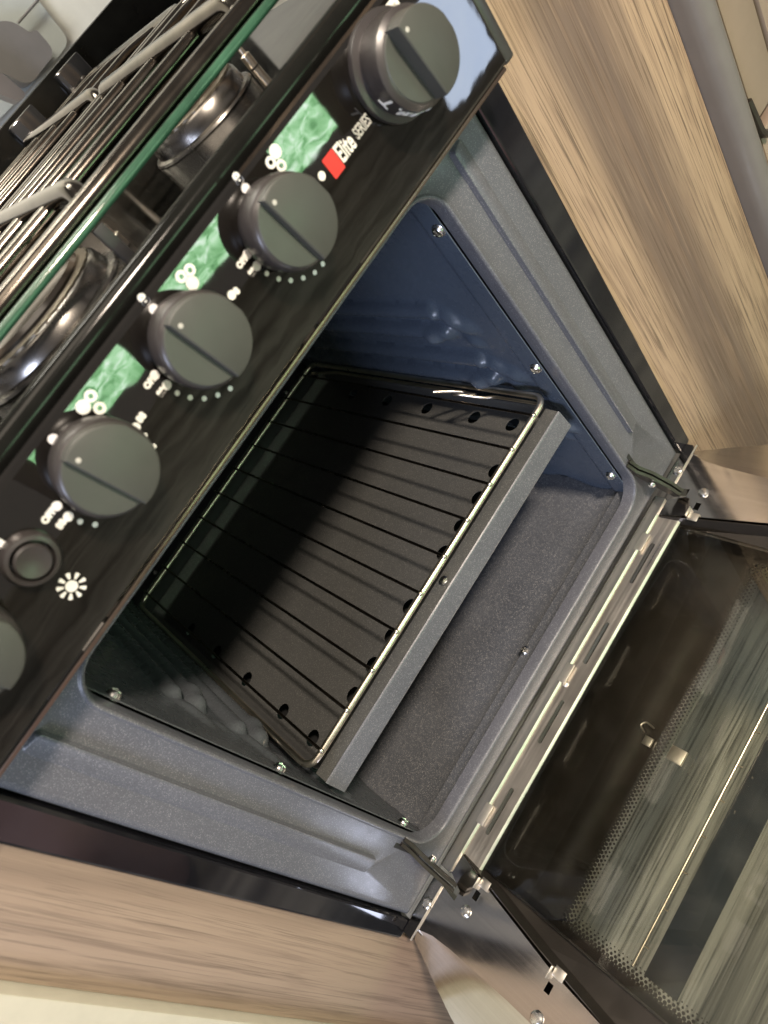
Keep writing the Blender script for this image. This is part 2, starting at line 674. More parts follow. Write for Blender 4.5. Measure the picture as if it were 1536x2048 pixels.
# grooves
for g, gx0, gx1 in groove_loops:
    prev = g
    outer, inner = (gx0, gx1) if gx0 < .2 else (gx1, gx0)
    for d, k in ((-.0004, .35), (-.0010, .9), (-.0016, 1.0)):
        l2 = loop(bm, rrect(gx0 - d, gx1 + d, .074 - d, .346 + d, max(.0005, .0035 + d), 8),
                  lambda a, b, k=k: (a, -.0048 * k * max(0, min(1, (a - outer) / (inner - outer))), b))
        bridge(bm, prev, l2)
        prev = l2
    bm.faces.new(prev)
frame = mesh_obj('oven_frame', bm, M_frame, CK, 50)
frame['label'] = 'grey speckled enamel frame around the oven opening'
for x, z in ((.412, .036), (.034, .030), (.014, .052), (.426, .040)):
    pass

# --- side trims
for sx in (0, 1):
    x0, x1 = (-.0165, -.0004) if sx == 0 else (W + .0004, W + .0165)
    bm = B(((x0, -.0004, -.0035), (x1, .06, .363)), bev=.0022, seg=3)
    for v in bm.verts:      # slightly wider towards the top
        if (v.co.x < x0 + .008) == (sx == 0):
            v.co.x += (-1 if sx == 0 else 1) * .0072 * max(0, v.co.z) / .363
    mesh_obj('side_trim', bm, M_blackgloss, CK, 0)

# --- cavity
D = .40
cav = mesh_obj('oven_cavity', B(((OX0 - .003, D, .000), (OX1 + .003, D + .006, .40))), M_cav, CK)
# ceiling
bm = B(((OX0 - .003, .0095, .3475), (OX1 + .003, D, .352)))
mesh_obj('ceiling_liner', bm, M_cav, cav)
# outer casing that keeps light out
mesh_obj('casing', B(((-.004, .024, -.02), (.0, D + .02, .43)), ((W, .024, -.02), (W + .004, D + .02, .43)), ((0, D + .014, -.02), (W, D + .02, .43)), ((0, .024, -.02), (W, D + .014, -.016))), M_black, CK)
# floor: front ramp and sunken floor
bm = bmesh.new()
prof = [(.0095, .0215), (.011, .0206), (.016, .0185), (.0225, .0175), (.0232, .0155), (.026, .0100), (.034, .0065), (.05, .0060), (.36, .0060), (.392, .010), (.40, .02)]
xs = [OX0 - .002 + (OX1 - OX0 + .004) * i / 40 for i in range(41)]
rows = []
for y, z in prof:
    rows.append([bm.verts.new((x, y, z + .004 * (max(0, abs(x - W / 2) - .15) / .017) ** 2 * (1 if y > .03 else 0))) for x in xs])
for i in range(len(rows) - 1):
    bridge(bm, rows[i], rows[i + 1], False)
fl = mesh_obj('cavity_floor', bm, M_floor, cav, 25)
fl['label'] = 'dark speckled enamel oven floor'
screw(fl, (.2215, .0205, .0178), (0, -.2, 1), M_zinc, .0036)

# --- side liners with pressed shelf supports


def liner(side):
    bm = bmesh.new()
    x_base = OX0 + .0026 if side < 0 else OX1 - .0026
    sgn = 1 if side < 0 else -1
    ny, nz = 150, 170
    y0, y1 = .0095, .392
    z0, z1 = .010, .3465
    levels = [.108, .166, .219]

    def h(y, z):
        v = 0
        # pressed ledges: long ribs with rounded noses
        for k, L in enumerate(levels):
            nose = .058 + .012 * k
            for dz, wv, am in ((0.0, .0085, .0085), (.022, .0080, .0075)):
                dy = max(0, nose - y) + max(0, y - .36)
                q = math.hypot(dy, (z - (L + dz)) * 1.0) / wv
                v = max(v, am * max(0, 1 - q * q) ** .7 if q < 1 else 0)
            # small irregular noses in front of each pair
            for py, pz, pr, pa in ((nose - .012, L + .016, .011, .0060), (nose - .030 + .004 * k, L + .006, .012, .0055), (nose + .012, L - .004, .010, .0050), (nose - .020, L - .012, .009, .0035)):
                q = math.hypot((y - py) / (pr * 1.25), (z - pz - .3 * (y - py)) / pr)
                v += pa * (1 if side > 0 else .5) * (1 - q * q) ** 2 if q < 1 else 0
        # shallow recessed field behind a straight front margin
        mfield = min(1, max(0, (y - .026) / .004))
        mtop = min(1, max(0, (.332 - z) / .004))
        v += -.0018 * mfield * mtop
        # wavy lower edge
        return v
    G = []
    for i in range(ny + 1):
        y = y0 + (y1 - y0) * (i / ny) ** 1.35
        zlow = z0 + (.004 * math.sin(y * 95) + .004) * (1 if y < .12 else .3) * min(1, (y - y0) / .02)
        G.append([bm.verts.new((x_base + sgn * h(y, zlow + (z1 - zlow) * j / nz), y, zlow + (z1 - zlow) * j / nz)) for j in range(nz + 1)])
    for i in range(ny):
        bridge(bm, G[i], G[i + 1], False)
    lo = mesh_obj('side_liner', bm, M_liner if side > 0 else M_linerL, cav, 60, recalc=False)
    sol = lo.modifiers.new('thickness', 'SOLIDIFY')
    sol.thickness = .0008
    sol.offset = 0
    lo['label'] = 'enamel liner with pressed shelf supports, bluish light in its colour, right wall' if side > 0 else 'same enamel liner with shade in its colour, left wall'
    for y, z in ((.0145, .3138), (.0150, .1845), (.0165, .045)) + (((.030, .1150),)):
        screw(lo, (x_base + sgn * .0006, y, z), (sgn, -.15, 0), M_zinc, .0042 if z != .115 else .0048, .0028)
    return lo


liner(-1)
liner(1)
for x, z in ((.3465, .1358), (.0973, .1389)):
    screw(cav, (x, .3995, z), (0, -1, 0), M_zinc, .003, .0026)

# --- wire bracket bars on back (shelf up-stand guide)
# ------------------------------------------------------------------ control panel
PY = -.035
PZ0, PZ1 = .3655, .437
PX0, PX1 = -.009, .4403
bm = bmesh.new()
prof = [(.030, PZ0 + .002), (-.0325, PZ0), (-.0343, PZ0 + .0006), (-.0350, PZ0 + .0022), (PY, PZ1 - .0035), (-.0343, PZ1 - .0012), (-.0325, PZ1), (-.0300, PZ1 - .0008), (-.0290, PZ1 - .004), (.030, PZ1 - .004)]
A = [bm.verts.new((PX0, y, z)) for y, z in prof]
T = [bm.verts.new((PX1, y, z)) for y, z in prof]
bridge(bm, A, T)
bm.faces.new(T)
bm.faces.new(A[::-1])
panel = mesh_obj('control_panel', bm, M_panel, CK, 0)
panel['label'] = 'gloss black control panel with white printed symbols'
mesh_obj('end_cap', B(((PX1 + .0006, -.0345, PZ0 - .001), (.4492, .03, PZ1 - .0005)), bev=.002, seg=3), plain('dark_grey_cap', (.035, .034, .032), .35), panel)
mesh_obj('end_cap', B(((PX0 - .0095, -.0345, PZ0 - .001), (PX0 - .0006, .03, PZ1 - .0005)), bev=.002, seg=3), bpy.data.materials['dark_grey_cap'], panel)
# bright front edge of sheet steel under the panel
mesh_obj('lower_trim', B(((PX0, -.0335, PZ0 - .0026), (PX1, -.0305, PZ0 - .0003)), bev=.0006), plain('bronze_edge', (.26, .19, .15), .3, 1), panel)


def knob(x, z, r=.0215, depth=.024, big=False, y=PY):
    bm = bmesh.new()
    if big:
        prof = [(r + .0035, -.0005), (r + .0040, .002), (r + .0038, .0035), (r + .0005, .0045), (r + .0005, .0060), (r + .0012, .0068), (r + .0012, .0178), (r - .0010, .0195), (r - .0022, .0200)]
        f = depth - .0045
    else:
        prof = [(r - .0022, -.0005), (r - .0018, .0015), (r - .0012, .0030), (r - .0004, .0045), (r, .0090), (r, .0150), (r - .0008, .0174), (r - .0024, .0184)]
        f = depth - .0042
    lathe(bm, prof, (x, y, z), (0, -1, 0), 56)
    kn = mesh_obj('control_knob', bm, M_knobs, panel, 50)
    # wide flat grip standing proud, straight side walls, round ends
    bm = bmesh.new()
    top = depth + (.004 if big else 0)
    rr = r - .0012

    def chord(off0, off1, rad, n=18):
        pts = []
        a0 = math.asin(max(-1, min(1, off0 / rad)))
        a1 = math.asin(max(-1, min(1, off1 / rad)))
        for i in range(n + 1):
            a = a0 + (a1 - a0) * i / n
            pts.append((rad * math.sin(a), rad * math.cos(a)))
        for i in range(n + 1):
            a = a1 + (a0 - a1) * i / n
            pts.append((rad * math.sin(a), -rad * math.cos(a)))
        return pts
    tilt = .10
    ct, st = math.cos(tilt), math.sin(tilt)
    prev = None
    for d, hh in ((0, f - .001), (0, top - .0012), (-.0004, top - .0004), (-.0012, top)):
        P = chord(-.0052 - d * .7, .0185 + d, rr + d)
        L = [bm.verts.new((x + a * ct - b * st, y - hh, z + a * st + b * ct)) for a, b in P]
        if prev:
            bridge(bm, prev, L)
        prev = L
    bm.faces.new(prev)
    mesh_obj('grip', bm, M_knob, kn, 30)
    # sunken face plate
    bm = bmesh.new()
    lathe(bm, [(rr - .0006, f - .0002), (rr - .001, f + .0003), (rr - .0022, f + .0004), (rr * .5, f + .0002)], (x, y, z), (0, -1, 0), 48)
    mesh_obj('face_plate', bm, M_knob, kn, 40)
    bm = bmesh.new()
    lathe(bm, [(.0011, top - .0003), (.0011, top + .0001), (.0006, top + .0002)], (x - .004 * ct - .0135 * st * -1 - .001, y, z + .0135), (0, -1, 0), 12)
    mesh_obj('pointer_dot', bm, M_greyp, kn, 40)
    return kn


kx = [.0655, .1524, .2176, .2824]
for x in kx:
    knob(x, .4115, r=.0202, depth=.0226)
kb = knob(.3782, .4130, r=.0200, depth=.0245, big=True)
kb['label'] = 'larger thermostat knob with white marks on its skirt'


def onskirt(parent, x, z, rad, ang, dep, s, size):
    cu = bpy.data.curves.new('t', 'FONT')
    cu.body = s
    cu.size = size
    cu.extrude = .00015
    cu.offset = .00012
    cu.align_x = 'CENTER'
    cu.align_y = 'CENTER'
    to = link(bpy.data.objects.new('t', cu))
    dg = bpy.context.evaluated_depsgraph_get()
    me = bpy.data.meshes.new_from_object(to.evaluated_get(dg))
    bpy.data.objects.remove(to)
    n = Vector((math.cos(ang), 0, math.sin(ang)))
    up = Vector((0, 1, 0))  # top of letters toward panel
    rt = up.cross(n)
    Mx = Matrix((rt, up, n)).transposed().to_4x4()
    Mx = Matrix.Translation(Vector((x, PY - dep, z)) + n * (rad + .0001)) @ Mx
    me.transform(Mx)
    me.materials.clear()
    me.materials.append(M_white)
    o = link(bpy.data.objects.new('skirt_mark', me))
    o.parent = parent
    o.matrix_parent_inverse = pinv(parent)
    return o


for ang, s, sz in ((192, 'T', .0100), (208, '.', .0095), (224, '120', .0072), (247, '140', .0072), (270, '160', .0072)):
    onskirt(kb, .3782, .4130, .0213, math.radians(ang), .0128, s, sz)

# ignition button
bm = bmesh.new()
lathe(bm, [(.0115, -.0004), (.0118, .002), (.0105, .0052), (.0088, .0058), (.0082, .004), (.0080, .002)], (.1062, PY, .4097), (0, -1, 0), 40, cap=False)
bt = mesh_obj('ignition_button', bm, M_knobs, panel, 40)
bm = bmesh.new()
lathe(bm, [(.0072, .0), (.0074, .0062), (.0066, .0072), (.004, .0066), (.001, .0063)], (.1062, PY, .4097), (0, -1, 0), 36)
mesh_obj('push_cap', bm, M_knobs, bt, 40)

# printed marks -----------------------------------------------------


def dots(pts, r, ring=0.0):
    for x, z in pts:
        bm = bmesh.new()
        c = Vector((x, PY - .0003, z))
        n = 20
        O = [bm.verts.new(p) for p in ring_pts(c, r, n, Vector((1, 0, 0)), Vector((0, 0, 1)))]
        if ring:
            I = [bm.verts.new(p) for p in ring_pts(c, ring, n, Vector((1, 0, 0)), Vector((0, 0, 1)))]
            bridge(bm, O, I)
        else:
            bm.faces.new(O)
        mesh_obj('printed_ring' if ring else 'printed_dot', bm, M_white, panel, 0)


def RCinv(u):
    d = Vector(((u[0] - 768) / 1453.39, (u[1] - 1024) / 1453.39, 1))
    v = Matrix(RC).transposed() @ d
    return v


def pnl(u, y=PY):
    v = RCinv(u)
    s = (y - CAM.y) / v.y
    p = CAM + v * s
    return (p.x, p.z)


big = [(550, 303), (384, 566), (166, 814)]
rings_ = [(541, 325), (562, 331), (379, 540), (362, 553), (181, 792), (199, 816)]
mids = [(491, 377), (307, 618), (106, 878), (494, 508), (513, 532), (309, 750), (333, 770), (113, 1012), (136, 1033), (643, 352), (463, 590), (271, 855)]
smalls = [(533, 547), (557, 558), (581, 561), (606, 556), (629, 545), (645, 528), (354, 786), (380, 795), (408, 797), (435, 790), (460, 777), (160, 1043), (190, 1049), (289, 871), (307, 893)]
dots([pnl(u) for u in big], .0030)
dots([pnl(u) for u in rings_], .0026, .0011)
dots([pnl(u) for u in mids], .0021)
dots([pnl(u) for u in smalls], .0012)
# spark symbol
sx_, sz_ = pnl((143, 1172))
dots([(sx_, sz_)], .0026)
for i in range(9):
    marks = bmesh.new()
    a = 2 * PI * i / 9 + .2
    c = Vector((sx_, PY - .0003, sz_))
    u = Vector((math.cos(a), 0, math.sin(a)))
    v = Vector((-math.sin(a), 0, math.cos(a)))
    q = [c + u * .0032 + v * -.0004, c + u * .0058 + v * -.0010, c + u * .0062, c + u * .0058 + v * .0010, c + u * .0032 + v * .0004]
    marks.faces.new([marks.verts.new(p) for p in q])
    mesh_obj('spark_ray', marks, M_white, panel, 0)
for u, s, sz in (((476, 358), '8', .0068), ((288, 600), '8', .0068), ((484, 524), 'OFF', .0036), ((504, 544), '88', .0036), ((300, 764), 'OFF', .0036), ((322, 784), '88', .0036),
                 ((97, 1032), 'OFF', .0038), ((122, 1048), '88', .0038), ((282, 835), '88', .0040), ((473, 582), '8', .0040), ((4, 1088), '8', .006)):
    x, z = pnl(u)
    text_mesh('printed_mark', s, sz, (x, PY - .0003, z), M_white, panel, bold=.0003)
x, z = pnl((789, 22))
bm = bmesh.new()
L = loop(bm, rrect(x - .0045, x + .0045, z - .0048, z + .0048, .001, 4), lambda a, b: (a, PY - .0003, b))
bm.faces.new(L)
mesh_obj('oven_symbol', bm, M_white, panel, 0)
bm = bmesh.new()
L = loop(bm, rrect(x - .0022, x + .0022, z - .0022, z + .0026, .0004, 4), lambda a, b: (a, PY - .0006, b))
bm.faces.new(L)
mesh_obj('oven_symbol', bm, M_greyp, panel, 0)
# badge
bx, bz = pnl((667, 328))
bm = bmesh.new()
L = loop(bm, rrect(bx - .0040, bx + .0040, bz - .0052, bz + .0052, .0006, 4), lambda a, b: (a, PY - .0003, b))
bm.faces.new(L)
mesh_obj('red_badge', bm, M_red, panel, 0)
text_mesh('badge_lettering', 'Elite', .0118, (bx + .0098, PY - .0003, bz + .0002), M_white, panel, bold=.00025, sx=.56)
text_mesh('badge_lettering', 'SERIES', .0074, (bx + .0235, PY - .0003, bz - .0002), M_greyp, panel, bold=.0001, sx=.56)

# ------------------------------------------------------------------ hob
bm = bmesh.new()
# rim section: extruded along x, rolled front edge, shallow well
prof = [(-.024, .432), (-.0265, .437), (-.0270, .4415), (-.0245, .4452), (-.0205, .4462), (-.0165, .4452), (-.0140, .4425), (-.0115, .4385), (-.006, .4372), (.44, .4372), (.452, .441), (.46, .446), (.475, .446), (.48, .43)]
A = [bm.verts.new((-.016, y, z)) for y, z in prof]
T = [bm.verts.new((.456, y, z)) for y, z in prof]
bridge(bm, A, T)
bm.faces.new(T)
bm.faces.new(A[::-1])
hob = mesh_obj('hob_top', bm, M_blackhob, CK, 50)
hob['label'] = 'glossy black pressed hob top'


bm = bmesh.new()
tube(bm, [(.012, -.0015, .4628), (.450, -.0015, .4628)], .0023, 12)
gs = mesh_obj('green_edge_strip', bm, plain('green_edge', (.030, .085, .050), .10, 0, .4, 25, .5, 0, 1.6), hob, 60)
for x in (.02, .235, .442):
    mesh_obj('strip_post', B(((x - .003, -.0030, .437), (x + .003, .0000, .4600)), bev=.0005), M_black, gs)


def burner(x, y, r, cap_r):
    z0 = .4374
    bm = bmesh.new()
    lathe(bm, [(r * 1.10, 0), (r * 1.08, .0012), (r, .002), (r * .97, .009), (r * .93, .0105), (r * .80, .0105)], (x, y, z0), (0, 0, 1), 56)
    b = mesh_obj('burner', bm, bpy.data.materials.get('cast_alloy') or plain('cast_alloy', (.20, .19, .175), .26, 1, .15, 120), hob, 40)
    bm = bmesh.new()
    n = 72
    prev = None
    for rad, h in ((.9, .0095), (.9, .0115), (.84, .0122)):
        L = [bm.verts.new((x + r * (rad + (.025 if i % 2 and h < .012 else 0)) * math.cos(2 * PI * i / n), y + r * (rad + (.025 if i % 2 and h < .012 else 0)) * math.sin(2 * PI * i / n), z0 + h)) for i in range(n)]
        if prev:
            bridge(bm, prev, L)
        prev = L
    bm.faces.new(prev)
    mesh_obj('flame_ring', bm, plain('dull_alloy', (.25, .22, .17), .38, .9) if 'dull_alloy' not in bpy.data.materials else bpy.data.materials['dull_alloy'], b, 30)
    bm = bmesh.new()
    lathe(bm, [(cap_r, .0118), (cap_r * 1.01, .0135), (cap_r * .97, .0155), (cap_r * .75, .0168), (cap_r * .4, .0170), (cap_r * .35, .0160), (.001, .0160)], (x, y, z0), (0, 0, 1), 48)
    mesh_obj('burner_cap', bm, plain('brown_black_cap', (.055, .045, .035), .22) if 'brown_black_cap' not in bpy.data.materials else bpy.data.materials['brown_black_cap'], b, 40)
    bm = bmesh.new()
    lathe(bm, [(.0030, 0), (.0030, .007), (.0016, .0078), (.0014, .013), (.0008, .0135)], (x + r * 1.16, y - r * .42, z0), (0, 0, 1), 14)
    mesh_obj('spark_plug', bm, M_chrome, b, 40)
    return b


burner(.196, .062, .046, .037)
burner(.345, .085, .033, .026)
burner(.110, .27, .033, .026)
burner(.300, .30, .040, .031)

# rear steel channel with hinge brackets for the lid
bk = mesh_obj('rear_rail', B(((-.016, .452, .44), (.62, .464, .4935)), bev=.002, seg=2), M_blackhob, CK)
for hx in (.385, .452):
    bm = B(((hx - .022, .443, .452), (hx + .010, .4515, .489)), bev=.002)
    hb = mesh_obj('lid_bracket', bm, plain('polished_black_bracket', (.02, .02, .02), .08, 0, ior=2.0) if 'polished_black_bracket' not in bpy.data.materials else bpy.data.materials['polished_black_bracket'], CK)
    screw(hb, (hx - .004, .4425, .470), (0, -1, 0), M_hinge, .003, .002)

# ------------------------------------------------------------------ pan supports (rest on the hob)


def pan_support(name, x0, x1, y0, y1, label, zt=.4665, r=.0056):
    e = empty(name, ((x0 + x1) / 2, (y0 + y1) / 2, .4372), label, 'pan support')
    bm = bmesh.new()
    tube(bm, fillet_path([(x0, y0, zt), (x1, y0, zt), (x1, y1, zt), (x0, y1, zt)], .018, closed=True), r, 12, True)
    mesh_obj('outer_ring', bm, M_chrome2, e, 60)
    n = 4
    for i in range(1, n):
        y = y0 + (y1 - y0) * i / n
        bm = bmesh.new()
        tube(bm, fillet_path([(x0 + .002, y, zt - .001), (x0 + .03, y, zt + .003), (x1 - .03, y, zt + .003), (x1 - .002, y, zt - .001)], .01), r * .78, 10)
        mesh_obj('long_bar', bm, M_chrome2, e, 60)
    for i in (.22, .5, .78):
        x = x0 + (x1 - x0) * i
        bm = bmesh.new()
        tube(bm, fillet_path([(x, y0 + .001, zt - .004), (x + .004, y0 + .012, zt + .0062), (x - .004, y1 - .012, zt + .0062), (x, y1 - .001, zt - .004)], .008), r * .95, 10)
        mesh_obj('cross_bar', bm, M_chrome2, e, 60)
    for x, y in ((x0 + .016, y0 + .004), (x1 - .016, y0 + .004), (x0 + .016, y1 - .004), (x1 - .016, y1 - .004)):
        bm = bmesh.new()
        tube(bm, [(x, y, .4373), (x, y, zt - .001)], r * .7, 10)
        mesh_obj('foot', bm, M_black, e, 60)
    return e


M_chrome2 = plain('dark_chrome_bar', (.10, .088, .075), .16, 1, .3, 60)
pan_support('pan_support', .030, .455, .009, .208, 'front chrome wire pan support above the two front burners of the hob')
pan_support('pan_support', .030, .455, .222, .425, 'rear chrome wire pan support nearest the back rail of the hob')

# ------------------------------------------------------------------ worktop wall behind
wl = mesh_obj('back_wall', B(((-.8, .70, .3), (2.0, .72, 1.2))), M_wall)
tag(wl, 'cream painted wall behind the hob, top left corner', 'wall')


def bpw(u, y):
    v = RCinv(u)
    s = (y - CAM.y) / v.y
    return CAM + v * s


def slab(name, pts, y, th, mat, parent=None):
    bm = bmesh.new()
    P = [bpw(u, y) for u in pts]
    P = fillet_path(P, .012, 5, True)
    A = [bm.verts.new(p) for p in P]
    Bk = [bm.verts.new(p + Vector((0, th, 0))) for p in P]
    bridge(bm, A, Bk)
    bm.faces.new(A)
    bm.faces.new(Bk[::-1])
    return mesh_obj(name, bm, mat, parent, 30)


sk = empty('wall_cover', tuple(bpw((60, 60), .69)), 'pale rounded plastic cover on the cream wall behind the hob', 'wall cover')
slab('cover_plate', [(-160, -130), (30, -60), (140, 82), (108, 125), (-60, 300)], .688, .012, M_palebox, sk)
bm = bmesh.new()
tube(bm, [bpw((80, -5), .68), bpw((36, 46), .68)], .0015)
mesh_obj('cable', bm, M_greybox, sk)
gb = empty('plug_block', tuple(bpw((40, 110), .66)), 'two stepped grey brown plugs standing at the wall behind the hob', 'plug')
slab('plug_body', [(-60, 50), (22, 40), (62, 66), (72, 58), (112, 104), (60, 172), (-70, 110)], .655, .03, M_greybox, gb)
ledge = slab('wall_ledge', [(-120, 60), (0, 142), (54, 188), (40, 205), (-140, 130)], .62, .02, M_trim)
tag(ledge, 'short pale ledge just behind the black rear rail of the hob', 'ledge')

# ------------------------------------------------------------------ oven shelf
SZ = .159
sh = empty('oven_shelf', (.22, .18, SZ), 'wire oven shelf with ten rods above the grey tray', 'oven shelf')
bm = bmesh.new()
tube(bm, fillet_path([(.0650, .0165, SZ), (.375, .0165, SZ), (.375, .344, SZ), (.0650, .344, SZ)], .012, 6, True), .0025, 10, True)
mesh_obj('frame_rod', bm, M_chrome, sh, 60)
for sx, xx in ((1, .0685), (-1, .3715)):   # lower guide rod with little stop hooks on each side
    bm = bmesh.new()
    tube(bm, fillet_path([(xx, .020, SZ - .0045), (xx, .070, SZ - .0045), (xx + sx * .004, .076, SZ - .002), (xx + sx * .012, .092, SZ + .010), (xx + sx * .0125, .098, SZ + .010), (xx + sx * .001, .088, SZ - .004), (xx, .104, SZ - .0045), (xx + sx * .004, .109, SZ + .001), (xx + sx * .014, .120, SZ + .011)], .004), .0013, 8)
    tube(bm, fillet_path([(xx, .104, SZ - .0045), (xx, .30, SZ - .0045), (xx + sx * .006, .338, SZ - .0045)], .01), .0016, 8)
mesh_obj('stop_hook', bm, M_chrome, sh, 60)
for i in range(10):
    x = .0794 + i * .03085
    bm = bmesh.new()
    tube(bm, fillet_path([(x, .0150, SZ + .0026), (x, .0195, SZ + .0026), (x, .342, SZ + .0026), (x, .353, SZ + .0012)], .003), .00115, 8)
    mesh_obj('cross_rod', bm, M_wiredark, sh, 60)
    bm = bmesh.new()
    lathe(bm, [(.0016, -.001), (.0019, .0), (.0016, .0012), (.0006, .0018)], (x, .0150, SZ + .0024), (0, -1, .4), 12)
    mesh_obj('weld_nub', bm, M_chrome, sh, 60)

# ------------------------------------------------------------------ tray
tr = empty('baking_tray', (.22, .17, .12), 'grey speckled enamel tray with round holes under the wire shelf', 'baking tray')
bm = bmesh.new()
TZ = .131
X0, X1, Y0, Y1 = .0665, .3735, .0270, .340
out = loop(bm, rrect(X0, X1, Y0, Y1, .006, 6), lambda a, b: (a, b, TZ))
es = edges_of(bm, out)
hp = []
for x in (.1183, .144, .1695, .195, .2435, .2685, .2945, .320):
    hp.append((x, .0485))
for y in (.0600, .104, .166, .226, .285):
    hp += [(.0762, y), (.3632, y)]
holes = []
for x, y in hp:
    L = [bm.verts.new((x + .0063 * math.cos(2 * PI * i / 20), y + .0063 * math.sin(2 * PI * i / 20), TZ)) for i in range(20)]
    es += edges_of(bm, L)
    holes.append(L)
bmesh.ops.triangle_fill(bm, use_beauty=True, edges=es, normal=(0, 0, 1))
for L in holes:
    L2 = [bm.verts.new(v.co + Vector((0, 0, -.0007))) for v in L]
    bridge(bm, L, L2)
prev = out
for d, z in ((.0010, TZ + .0006), (.0022, TZ + .003), (.0028, .1425), (.0040, .1440)):
    L = loop(bm, rrect(X0 - d * .6, X1 + d * .6, Y0 - d, Y1 + d, .007, 6), lambda a, b, z=z: (a, b, z))
    bridge(bm, prev, L)
    prev = L
mesh_obj('tray_pan', bm, M_tray, tr, 40)
# front flange: face that slopes out and down
bm = bmesh.new()
prof = [(.0108, .1462), (.0100, .1454), (.0096, .1442), (.0080, .1290), (.0084, .1279), (.0092, .1274), (.0125, .1274)]
pro2 = [(.0232, .1430), (.0228, .1466), (.0216, .1474), (.0170, .1468), (.0112, .1461)]
bq = bmesh.new()
A = [bq.verts.new((X0 - .0032, y, z)) for y, z in pro2]
T = [bq.verts.new((X1 - .0008, y, z)) for y, z in pro2]
bridge(bq, A, T, False)
mesh_obj('rim_ledge', bq, M_tray, tr, 0)
A = [bm.verts.new((X0 - .0035, y, z)) for y, z in prof]
T = [bm.verts.new((X1 - .0005, y, z)) for y, z in prof]
bridge(bm, A, T, False)
fr = mesh_obj('front_flange', bm, M_frame, tr, 0)
sm = fr.modifiers.new('thickness', 'SOLIDIFY')
sm.thickness = .0012
bm = bmesh.new()
lathe(bm, [(.0036, 0), (.0036, .001), (.002, .002)], (.2205, .0162, .1474), (0, 0, 1), 16)
mesh_obj('rivet', bm, M_zinc, tr)
# black sheet added below the tray so its holes look shaded
mesh_obj('hole_shade_sheet', B(((X0 + .002, .034, .110), (X1 - .002, .338, .112))), M_black, tr)

# ------------------------------------------------------------------ door
bm = bmesh.new()
YD = -.5      # how far the door reaches
# hinge strip (front edge steel) with a bent down flange next to the frame


def ribbon(prof, x0, x1, th=.0009, name='strip', mat=None, parent=None, bright=None):
    bm = bmesh.new()
    A = [bm.verts.new((x0, y, z)) for y, z in prof]
    T = [bm.verts.new((x1, y, z)) for y, z in prof]
    bridge(bm, A, T, False)
    o = mesh_obj(name, bm, mat, parent, 0)
    md = o.modifiers.new('thickness', 'SOLIDIFY')
    md.thickness = th
    md.offset = 0
    return o


door = mesh_obj('oven_door', B(((-.020, -.012, -.034), (.0665, YD, -.0285)), ((.3735, -.012, -.034), (.460, YD, -.0285)),
                                ((.0665, -.012, -.034), (.3735, -.088, -.0285))), M_frit, CK)
door['label'] = 'open oven door with steel inner frame and glass'
# clear part of the outer glass
mesh_obj('outer_glass', B(((.0667, -.0882, -.0335), (.3733, YD, -.0290))), M_glass2, door)
# printed dot border (halftone) round the clear part
bm = bmesh.new()


def dot2(bm, x, y, r, z=-.0284):
    n = 8
    bm.faces.new([bm.verts.new((x + r * math.cos(2 * PI * i / n), y + r * math.sin(2 * PI * i / n), z)) for i in range(n)])


pitch = .0033
for row in range(5):
    for i in range(int((.3733 - .0667) / pitch)):
        x = .0680 + i * pitch + (pitch / 2 if row % 2 else 0)
        dot2(bm, x, -.0890 - row * pitch * .72, .00168 - row * .00029)
for row in range(5):
    for j in range(110):
        y = -.0890 - j * pitch
        for side in (0, 1):
            xx = .0672 + row * pitch * .72
            dot2(bm, xx if side == 0 else W - xx, y + (pitch / 2 if row % 2 else 0), .00168 - row * .00029)
mesh_obj('printed_dots', bm, M_frit, door, 0)
# inner glass
mesh_obj('inner_glass', B(((.0635, -.0190, -.0085), (.3765, YD, -.0050)), bev=.0006), M_glass, door)
# reflected dark band and studded line, modelled as parts between the panes
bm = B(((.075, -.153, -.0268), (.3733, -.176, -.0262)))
mesh_obj('reflection_band', bm, M_band, door)
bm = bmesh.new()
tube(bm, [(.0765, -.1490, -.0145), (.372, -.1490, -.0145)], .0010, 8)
rod = mesh_obj('reflected_rod', bm, M_chrome, door, 60)
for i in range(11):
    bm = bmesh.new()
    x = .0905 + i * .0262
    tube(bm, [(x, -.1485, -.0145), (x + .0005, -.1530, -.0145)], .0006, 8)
    mesh_obj('reflected_nub', bm, M_chrome, rod, 60)

# reflection of the centre clip, modelled as small parts under the glass
for a, b in (((.2040, -.1010, -.0270), (.2150, -.1130, -.0240)), ((.2050, -.0800, -.0270), (.2120, -.0870, -.0245))):
    mesh_obj('reflected_clip', B((a, b), bev=.0004), M_edge, door)
bm = bmesh.new()
tube(bm, fillet_path([(.213, -.079, -.024), (.2165, -.073, -.024), (.221, -.076, -.024), (.219, -.084, -.024)], .003), .0007, 8)
mesh_obj('reflected_hook', bm, M_edge, door)

# steel strip between frame and glass
ribbon([(.0030, -.0075), (.0008, -.0020), (-.0010, -.0004), (-.0105, .0004)], .046, .394, name='hinge_strip', mat=M_steel, parent=door)
hs = ribbon([(-.0107, .0012), (-.0112, .0006), (-.0118, -.0006)], .047, .393, .0010, 'bright_ridge', M_edge, door)
